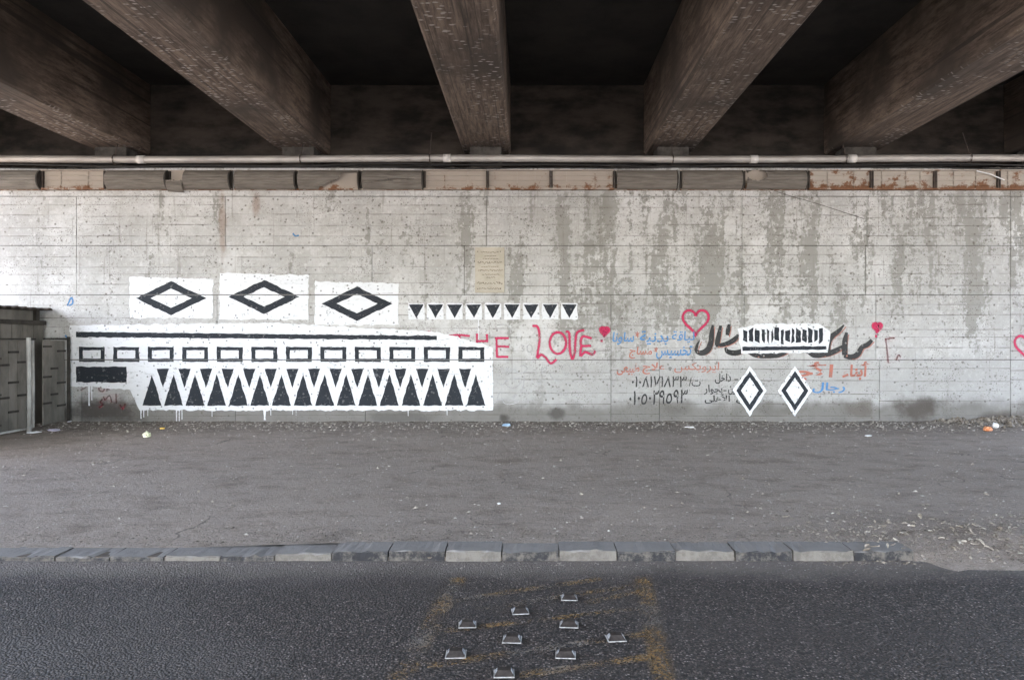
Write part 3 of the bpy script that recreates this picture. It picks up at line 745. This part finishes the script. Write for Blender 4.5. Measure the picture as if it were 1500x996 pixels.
# ------------------------------------------------------------------ graffiti
def zc(reg, scale): return lambda L: [(reg[0] + p[0] / scale, reg[1] + p[1] / scale) + tuple(p[2:]) for p in L]
a4 = zc((690, 470), 7.114); a3 = zc((450, 340), 3.0)
def strokes_thing(name, part, groups, mat, width, lab, cat='graffiti'):
    p0 = groups[0][0][0]; r = empty(name, (wx(p0[0]), D - .005, wz(p0[1]))); tag(r, lab, cat)
    for g in groups:
        o = ribbons(part, g, mat, r, width=width); o.location = -r.location
    return r
LOVE = ([[a4(l) for l in (
    [(640, 52), (690, 60), (712, 130), (710, 240), (690, 380), (730, 352), (775, 380), (830, 442), (890, 400)],
    [(905 + 85 * math.cos(t), 230 + 112 * math.sin(t)) for t in [-1.7 + i * .53 for i in range(13)]],
    [(985, 112), (1022, 130), (1030, 300), (1055, 395), (1080, 330), (1088, 200), (1108, 120), (1180, 95)],
    [(1258, 182), (1160, 165), (1150, 255), (1250, 258)], [(1150, 250), (1140, 362), (1190, 325), (1262, 350), (1295, 312)])][:]],
    [a3(l) for l in ([(618, 456), (668, 452), (715, 457)], [(668, 455), (676, 486)], [(746, 446), (746, 490)], [(790, 448), (790, 484)], [(742, 480), (796, 478)], [(824, 466), (886, 466)], [(832, 464), (833, 500), (834, 550)], [(836, 502), (888, 504)], [(832, 548), (884, 548)])])
L1 = LOVE[0][0]; T1 = LOVE[1]
strokes_thing('graffiti_word', 'letter', [L1[0:1], L1[1:2], L1[2:3], L1[3:5]], MAT['spink'], 4.2, 'large red spray painted word LOVE beside a small solid heart')
strokes_thing('graffiti_word', 'letter', [T1[0:2], T1[2:5], T1[5:9]], MAT['spink'], 3.6, 'red spray painted word THE at the edge of the mural')
def heart_pts(cx, cy, w, h, n=26):
    out = []
    for i in range(n + 1):
        t = 2 * math.pi * i / n; X = 16 * math.sin(t) ** 3; Yy = 13 * math.cos(t) - 5 * math.cos(2 * t) - 2 * math.cos(3 * t) - math.cos(4 * t)
        out.append((cx + X / 32 * w, cy - (Yy + 2.5) / 29 * h))
    return out
def heart(cx, cy, w, h, lab, solid, dot=None):
    if solid:
        o = ribbons('graffiti_heart', [heart_pts(cx, cy, w * .8, h * .8), heart_pts(cx, cy - .5, w * .42, h * .42), [(cx - w * .2, cy - h * .12), (cx + w * .2, cy - h * .12)], [(cx, cy), (cx, cy + h * .25)]], MAT['spink'], width=5.0, k=2)
        if dot: ribbons('paint_dot', [[(dot[0] - 1.5, dot[1]), (dot[0] + 1.8, dot[1])]], MAT['spink'], o, width=4.5)
    else: o = ribbons('graffiti_heart', [heart_pts(cx, cy, w, h)], MAT['spink'], width=4.4, k=2)
    tag(o, lab, 'graffiti', 'painted hearts'); return o
heart(1019, 473, 38, 37, 'large pink outline heart above the big black calligraphy', False)
heart(1503, 509, 34, 34, 'pink outline heart alone at the right end of the wall', False)
heart(885.5, 486, 16, 15, 'small solid red heart beside the word LOVE', True, (881, 499))
heart(625, 492, 16, 13, 'small solid red heart at the edge of the mural before THE', True)
heart(1285, 480, 16, 16, 'small solid red heart with dot, past the big black calligraphy', True, (1283, 492.5))
flag = ribbons('graffiti_stroke', [[(1296, 497), (1308, 495), (1309, 496)], [(1297, 496), (1299, 512), (1301, 532)], [(1312, 528), (1316, 520), (1319, 523)]], MAT['sdark'], width=2.6)
tag(flag, 'thin dull red angular strokes beside the small heart with dot', 'graffiti')
chalk = [a4(l) for l in (
    [(290, 532), (325, 490), (340, 535), (378, 490), (388, 535), (430, 500), (500, 542), (560, 530), (585, 492), (550, 462), (510, 472)],
    [(995 + 38 * math.cos(t), 505 + 56 * math.sin(t)) for t in [.6 + i * .55 for i in range(12)]], [(820, 548), (850, 598), (920, 626), (1012, 590)],
    [(938, 430), (944, 434)], [(998, 428), (1004, 432)], [(730, 515), (770, 485), (782, 510), (735, 545), (760, 575), (778, 568)], [(714, 463), (720, 467)], [(758, 453), (764, 457)],
    [(240, 600), (275, 642), (330, 662), (380, 620), (352, 640), (400, 692), (470, 690), (520, 640), (500, 598), (450, 602)], [(556, 560), (545, 680), (515, 752)], [(630, 612), (665, 590), (690, 640), (724, 652)],
    [(165, 600), (160, 750)], [(60, 745), (105, 775), (125, 790), (112, 860), (60, 862)], [(208, 740), (245, 852), (305, 735)], [(320, 800), (350, 858), (420, 868), (500, 838), (435, 822), (475, 765), (425, 795)],
    [(520, 255), (552, 262), (530, 285), (556, 300), (530, 318)], [(610 + 26 * math.cos(t), 287 + 40 * math.sin(t)) for t in [i * .6 for i in range(12)]], [(270, 45), (340, 40), (400, 70), (410, 110)])]
strokes_thing('chalk_scrawl', 'stroke', [[q] for q in chalk], MAT['swhite'], 1.6, 'thin white scrawled script on the grey wall below LOVE')
a5 = zc((100, 520), 9.957)
scr = [a5(l) for l in ([(215, 320), (242, 350), (220, 398), (165, 402)], [(295, 405), (250, 475), (185, 512)], [(490 + 40 * math.cos(t), 490 + 40 * math.sin(t)) for t in [i * .6 - 1 for i in range(10)]], [(560, 488), (600, 500), (645, 468)], [(400, 380), (480, 350)],
    [(515, 600), (540, 652), (605, 590), (640, 690)], [(700, 560), (705, 705)], [(500, 640), (470, 690), (510, 720), (450, 765)], [(755, 720), (800, 785), (835, 710)])]
strokes_thing('graffiti_scrawl', 'stroke', [[q] for q in scr], MAT['sdark'], 2.4, 'dull red scrawled script low on the wall beside the fence')
scr = [a3(l) for l in ([(572, 770), (590, 778), (602, 768), (612, 778)], [(612, 742), (640, 775)], [(668, 752), (640, 770), (668, 784)], [(676, 765), (682, 770)])]
strokes_thing('graffiti_scrawl', 'stroke', [[q] for q in scr], MAT['sdark'], 1.8, 'small dull red scrawl under the right end of the mural')
for L, lab in (([[(99, 448), (105, 436), (107, 444), (101, 448)]], 'small blue paint tick on the wall above the fence end'), ([[(96, 491), (100, 497)]], 'tiny blue dab at the left edge of the white mural'), ([[(429, 342), (433, 346), (438, 345)]], 'small blue dab high on the bare wall'), ([[(524, 425), (531, 427)], [(527, 420), (528, 428)]], 'small blue cross mark just over the mural')):
    tag(ribbons('paint_mark', L, MAT['sblue'], width=2.4), lab, 'graffiti')

def words(nm, lab, cat, items):
    r = empty(nm, (wx(items[0][1][0]), D - .005, wz(items[0][1][3]))); tag(r, lab, cat)
    for text, bx_, m, kw in items:
        o = lettering('word', shape(text), bx_, MAT[m], r, **kw); o.location = -r.location
    return r
words('painted_sign', 'blue and red Arabic painted list of gym services beside the heart', 'lettering', [
    ('ساونا', (897, 486, 929, 505), 'pblue', dict(weight=.015, slant=.15)), ('*', (931, 486, 937, 494), 'pred', {}), ('بدنية', (937, 485, 979, 505), 'pblue', dict(weight=.015, slant=.12)), ('لياقة', (984, 485, 1017, 502), 'pblue', dict(weight=.01, slant=.1)),
    ('مساج', (922, 508, 955, 525), 'pred', dict(slant=.12)), ('*', (958, 508, 964, 516), 'pred', {}), ('تخسيس', (961, 506, 1013, 526), 'pblue', dict(slant=.1)),
    ('طبيعى', (904, 532, 937, 550), 'pred', dict(slant=.1)), ('علاج', (941, 531, 974, 548), 'pred', dict(slant=.1)), ('*', (979, 537, 984, 543), 'pblack', {}), ('ايروبكس', (988, 530, 1053, 546), 'pred', dict(weight=.0, slant=.1))])
words('painted_phone_numbers', 'two rows of black hand painted Arabic phone digits on wall', 'lettering', [
    ('٣٣٨١٧١٨٠١٠', (925, 550, 1005, 567), 'pblack', dict(weight=.01, slant=.1)), ('ت/', (1009, 553, 1026, 566), 'pblack', dict(weight=.005)), ('٣٩٥٩٢٠٥٠١٠', (922, 570, 1007, 592), 'pblack', dict(weight=.01, slant=.1, rot=-.03))])
words('painted_address', 'three rows of small black Arabic writing beside the painted diamonds', 'lettering', [
    ('داخل', (1047, 547, 1071, 562), 'pblack', {}), ('-', (1076, 555, 1081, 556.5), 'pblack', {}), ('مالك', (1084, 547, 1109, 560), 'pblack', {}),
    ('بجوار', (1031, 564, 1058, 578), 'pblack', {}), ('-', (1060, 571, 1064, 572.5), 'pblack', {}), ('ين', (1066, 565, 1077, 578), 'pblack', {}),
    ('الأهلى', (1032, 577, 1069, 591), 'pblack', {}), ('نادى', (1078, 578, 1108, 591), 'pblack', {})])
words('painted_lettering', 'faded red Arabic words below the big black calligraphy', 'lettering', [
    ('أبناء', (1234, 529, 1274, 556), 'pred', dict(weight=.03, slant=.1)), ('الأجـ', (1158, 530, 1220, 557), 'pred', dict(weight=.03, slant=.12))])
words('painted_lettering', 'single blue Arabic word under the faded red words', 'lettering', [('رجال', (1190, 560, 1238, 576), 'pblue', dict(slant=.15)), ('*', (1183, 566, 1188, 572), 'pblack', {})])
cal_strokes = [
    [(1044, 476, 3), (1042.5, 488, 7), (1041, 502, 8), (1036, 513, 9), (1027, 517, 8), (1020, 514, 5), (1021, 506, 4), (1024.5, 498, 1.5)],
    [(1055.5, 477, 4), (1052.5, 492, 7), (1050, 506, 7)], [(1048, 506, 5), (1058, 505, 6), (1068, 502, 7), (1077, 496, 7), (1081, 490, 3)], [(1068, 475, 4), (1066.5, 483, 7), (1065, 491, 5)],
    [(1062, 509, 3), (1066, 515, 7), (1076, 517, 8), (1088, 514, 7), (1098, 509, 3)], [(1093, 515, 2), (1106, 520, 7), (1124, 521, 8), (1142, 519, 8), (1154, 512, 7), (1159, 503, 3)],
    [(1236, 476, 2), (1228, 485, 6), (1217, 494, 8), (1213, 504, 8), (1212, 520, 7)], [(1174, 511, 5), (1184, 514, 8), (1192, 520, 8), (1204, 520, 7), (1216, 517, 8), (1229, 511, 7), (1234, 507, 4)],
    [(1240, 487, 4), (1237.5, 500, 8), (1237, 520, 8)], [(1236, 521, 6), (1247, 523, 8), (1256, 519, 8), (1262, 509, 7), (1270, 505, 7), (1277, 498, 5)]]
ribbons_out = ribbons('painted_calligraphy', [[(p[0] + 3.2, p[1] + 2.6, max(2.2, p[2] * .55)) for p in s] for s in cal_strokes], MAT['salmon'])
tag(ribbons_out, 'big black brush painted Arabic calligraphy with salmon shadow outline', 'lettering')
def solid_ribbon():
    o = ribbons('black_stroke', cal_strokes, MAT['cal'], ribbons_out); return o
solid_ribbon()

# ------------------------------------------------------------------ fence and booth at the left
FX = -8.72
fence = empty('sheet_fence', (FX, 11.6, pave_z(FX, 11.6))); tag(fence, 'weathered grey sheet metal fence with dark staggered battens', 'fence')
def fch(o): o.parent = fence; o.location = -fence.location; return o
def fx_at(y): return FX + (D - y) * .03
y = D - .08; i = 0
while y > 9.0:
    w = rnd.uniform(.17, .22); gap = y < 12.25 and y > 12.0
    xa = fx_at(y); zb = pave_z(xa, min(y, D)) + .03; zt = 1.70 - rnd.uniform(0, .02)
    if not gap:
        sh = fch(box('sheet', xa - .02 - rnd.uniform(0, .006), xa, y - w + .006, y - .004, zb, zt, MAT['sheet'], bevel=.002))
        z = zb + rnd.uniform(.12, .4) + .2 * (i % 2)
        while z < zt - .1:
            fch(box('batten', xa + .0015, xa + .016, y - w - .01, y + .005, z, z + .035, MAT['batten'])); z += rnd.uniform(.42, .6)
    y -= w; i += 1
fch(box('top_rail', fx_at(12.9) - .025, fx_at(12.9) + .018, 12.28, D - .02, 1.702, 1.735, MAT['batten'])); fch(box('top_rail', fx_at(11) - .035, fx_at(11) + .012, 9.0, 11.98, 1.702, 1.73, MAT['batten']))
fch(box('bottom_bar', fx_at(11) + .02, fx_at(11) + .05, 9.0, 11.85, pave_z(FX, 11) + .03, pave_z(FX, 11) + .06, MAT['post']))
fch(tube('end_post', [(FX + .06, D - .06, .1), (FX + .06, D - .06, 1.76)], .028, MAT['batten'], n=8))
for (px, pyb, r, lab, top) in ((42.5, 633, .034, 'thick white painted post standing in the fence gap', 1.74), (48.5, 626, .026, 'thinner white post standing behind the thick post in the gap', 1.69)):
    d = 1560 / (pyb - HY); X = (px - VX) * d / 1000; zb = pave_z(X, d)
    p = tube('post', [(X, d, zb - .02), (X + .005, d, .8), (X - .01, d, top)], r, MAT['post'], n=10); tag(p, lab, 'post')
booth = empty('booth', (-9.9, 12, .12)); tag(booth, 'low dark sheet metal booth with flat roof behind the fence', 'booth')
def bch(o): o.parent = booth; o.location = -booth.location; return o
BX = -9.13
bch(box('wall', -11.4, BX, 10.2, D - .05, .05, 2.02, MAT['sheet']))
for k in range(10): bch(box('wall_sheet', BX + .001, BX + .018, 10.2 + k * .262, 10.2 + k * .262 + .25, 1.2, 2.0, MAT['sheet'], bevel=.002))
bch(box('rail', BX + .0185, BX + .05, 10.2, D - .06, 1.98, 2.06, MAT['batten'])); bch(box('fascia', -11.3, BX - .04, 10.25, D - .16, 2.0205, 2.24, MAT['sheet']))
for yy in (12.62, 11.6, 10.6): bch(box('roof_post', BX - .05, BX + .02, yy, yy + .09, 2.0605, 2.262, MAT['batten']))
bm = bmesh.new()
n = 48; a = []; b = []
for i in range(n + 1):
    yy = 9.9 + (D - .03 - 9.9) * i / n; zz = 2.30 + .018 * math.sin(i * 1.9) + .006 * rnd.random()
    a.append((-11.6, yy, zz)); b.append((BX + .14 + rnd.uniform(-.015, .015), yy, zz - .02))
va = [bm.verts.new(p) for p in a]; vb = [bm.verts.new(p) for p in b]; va2 = [bm.verts.new((p[0], p[1], p[2] - .028)) for p in a]; vb2 = [bm.verts.new((p[0], p[1], p[2] - .028)) for p in b]
for i in range(n):
    bm.faces.new((va[i], vb[i], vb[i + 1], va[i + 1])); bm.faces.new((va2[i], va2[i + 1], vb2[i + 1], vb2[i])); bm.faces.new((vb[i], vb2[i], vb2[i + 1], vb[i + 1]))
bch(from_bm('roof', bm, MAT['roof']))

# ------------------------------------------------------------------ litter
def gp(x, y, zg=.1):
    d = (1.7 - zg) * 1000 / (y - HY); X = (x - VX) * d / 1000
    d = (1.7 - pave_z(X, min(d, D))) * 1000 / (y - HY); X = (x - VX) * d / 1000
    return X, min(d, D - .08)
def crumple(name, px, py, sx, sy, sz, mat, lab, cat, seed):
    X, Y = gp(px, py); bm = bmesh.new(); bmesh.ops.create_icosphere(bm, subdivisions=3, radius=1)
    for v in bm.verts:
        k = 1 + .38 * mnoise.noise(v.co * 1.9 + Vector((seed, 0, 0))) + .22 * mnoise.noise(v.co * 4.5 + Vector((0, seed, 0)))
        v.co = Vector((v.co.x * sx * k, v.co.y * sy * k, max(v.co.z * sz * k, -.7 * sz)))
    o = from_bm(name, bm, mat); o.location = (X, Y, pave_z(X, Y) + sz * .66); o.rotation_euler = (0, 0, seed); tag(o, lab, cat)
crumple('crumpled_wrapper', 215, 640, .058, .05, .055, MAT['cabbage'], 'round pale green crumpled ball lying on the pavement', 'litter', 1)
crumple('crumpled_wrapper', 238, 628, .05, .04, .018, MAT['yellow'], 'small flat yellow orange wrapper near the pale green ball', 'litter', 2)
crumple('cloth_scrap', 80, 631, .11, .07, .022, MAT['lilac'], 'lilac crumpled cloth scrap beside the fence', 'litter', 3)
crumple('plastic_scrap', 50, 634, .10, .05, .015, MAT['bag'], 'flat white scrap at the foot of the posts', 'litter', 4)
crumple('plastic_scrap', 116, 615, .07, .03, .012, MAT['bag'], 'small white scrap against the wall by the fence end', 'litter', 5)
crumple('plastic_wrapper', 742, 622, .075, .04, .028, MAT['bluewrap'], 'blue grey plastic wrapper against the foot of the wall', 'litter', 6)
crumple('orange_wrapper', 1447, 624, .085, .06, .045, MAT['orange'], 'orange crumpled wrapper beside a white bag by the wall', 'litter', 7)
crumple('plastic_bag', 1458, 620, .055, .05, .05, MAT['bag'], 'small white plastic bag beside the orange wrapper', 'litter', 8)
crumple('plastic_scrap', 1010, 625, .08, .03, .014, MAT['bag'], 'flat white scrap on dirt below the phone digits', 'litter', 9)
crumple('plastic_scrap', 1272, 639, .07, .04, .014, MAT['bag'], 'white paper scrap on the gravel past the painted diamonds', 'litter', 10)
crumple('plastic_scrap', 731, 738, .022, .016, .008, MAT['bag'], 'tiny white scrap alone in the middle of the pavement', 'litter', 11)

def scatter(name, n, place, mat, lab, cat, smin, smax, flat=.25, seed=1):
    r = random.Random(seed); vs, fs = [], []
    for _ in range(n):
        X, Y = place(r)
        z = pave_z(X, Y) if Y > 4.95 and (Y > 5.47 or X > KEND) else 0.0
        s = r.uniform(smin, smax) * (1 if r.random() < .9 else 1.7); a = r.uniform(0, math.pi); e = r.uniform(.25, .8); b = len(vs)
        ca, sa = math.cos(a) * s, math.sin(a) * s; h = s * flat
        for (u, w, q) in ((-1, 0, .2), (0, -e, .5), (1, 0, .25), (0, e, .4), (0, 0, 1.3)):
            vs.append((X + u * ca - w * sa, Y + u * sa + w * ca, z + q * h * r.uniform(.6, 1.4) + .001))
        fs += [(b, b + 1, b + 4), (b + 1, b + 2, b + 4), (b + 2, b + 3, b + 4), (b + 3, b, b + 4)]
    me = bpy.data.meshes.new(name); me.from_pydata(vs, [], fs); me.update(); o = link(name, me, mat); tag(o, lab, cat, kind='stuff')
scatter('wall_foot_litter', 5200, lambda r: (r.uniform(-9, 11), D - .03 - abs(r.gauss(0, .45))), MAT['litter'], 'dry plant litter and grit along the foot of the wall', 'litter', .008, .030, seed=3)
scatter('pavement_grit', 6000, lambda r: (r.uniform(-9, 10), r.uniform(5.5, 12.6)), MAT['pebble'], 'pale grit and crumbs strewn over the pavement', 'grit', .006, .019, seed=4)
scatter('pavement_scraps', 520, lambda r: (r.uniform(-8.6, 10), r.uniform(5.6, 12.6)), MAT['leaf'], 'small pale paper and leaf scraps strewn over the pavement', 'litter', .010, .024, flat=.4, seed=24)
scatter('wall_foot_grit', 2600, lambda r: (r.uniform(-9, 10.5), D - .05 - abs(r.gauss(0, .7))), MAT['pebble'], 'pale stone chips and grit scattered near the foot of the wall', 'grit', .008, .026, flat=.5, seed=14)
scatter('corner_leaf_heap', 1500, lambda r: (min(11, 7.6 + abs(r.gauss(1.3, .8))), D - .06 - abs(r.gauss(0, .28))), MAT['litter'], 'heap of dark dead leaves banked against the far right of the wall', 'litter', .015, .05, flat=.6, seed=15)
scatter('kerb_litter', 2200, lambda r: (r.uniform(-5, 3.2), 5.52 + abs(r.gauss(0, .22))), MAT['litter'], 'leaf crumbs and dirt gathered behind the kerb', 'litter', .004, .014, seed=5)
scatter('verge_litter', 2600, lambda r: (2.2 + abs(r.gauss(1.6, 1.1)), 5.15 + abs(r.gauss(.45, .38))), MAT['litter'], 'broken dry leaves and twigs covering the dirt verge', 'litter', .005, .020, flat=.4, seed=6)
scatter('gutter_grit', 1200, lambda r: (r.uniform(-4.5, 4), 5.22 - abs(r.gauss(0, .10))), MAT['pebble'], 'grit lying in the gutter along the kerb face', 'grit', .003, .009, seed=8)
def leaf_mesh(s):
    r = random.Random(s); bm = bmesh.new(); n = 7; L = []; R = []; M = []
    for i in range(n + 1):
        u = i / n; w = .26 * math.sin(math.pi * u) ** .7 + .01; z = .25 * math.sin(u * 2.6 + s) * .6 + .12
        M.append(bm.verts.new((u - .5, .08 * math.sin(u * 3 + s), z))); L.append(bm.verts.new((u - .5, w + .05 * math.sin(u * 3), z + .14 + r.uniform(-.04, .04)))); R.append(bm.verts.new((u - .5, -w, z + .10 + r.uniform(-.04, .04))))
    for i in range(n):
        bm.faces.new((M[i], M[i + 1], L[i + 1], L[i])); bm.faces.new((R[i], R[i + 1], M[i + 1], M[i]))
    me = bpy.data.meshes.new('dry_leaf'); bm.to_mesh(me); bm.free(); me.materials.append(MAT['leaf']); return me
LM = [leaf_mesh(s) for s in range(5)]
for i in range(70):
    X = 2.3 + abs(rnd.gauss(1.5, .9)); Y = 5.2 + abs(rnd.gauss(.45, .28))
    if X > 4.6: X = rnd.uniform(3.0, 4.5)
    o = link('dry_leaf', LM[i % 5]); s = rnd.uniform(.035, .085); o.scale = (s, s * rnd.uniform(.5, .9), s)
    o.location = (X, Y, (pave_z(X, Y) if (Y > 5.47 or X > KEND) else .08) - .003); o.rotation_euler = (rnd.uniform(-.3, .3), rnd.uniform(-.3, .3), rnd.uniform(0, 6.28))
    tag(o, 'curled pale brown dry leaf on the dirt verge where the kerb ends', 'leaf', 'dry leaves on the dirt verge')
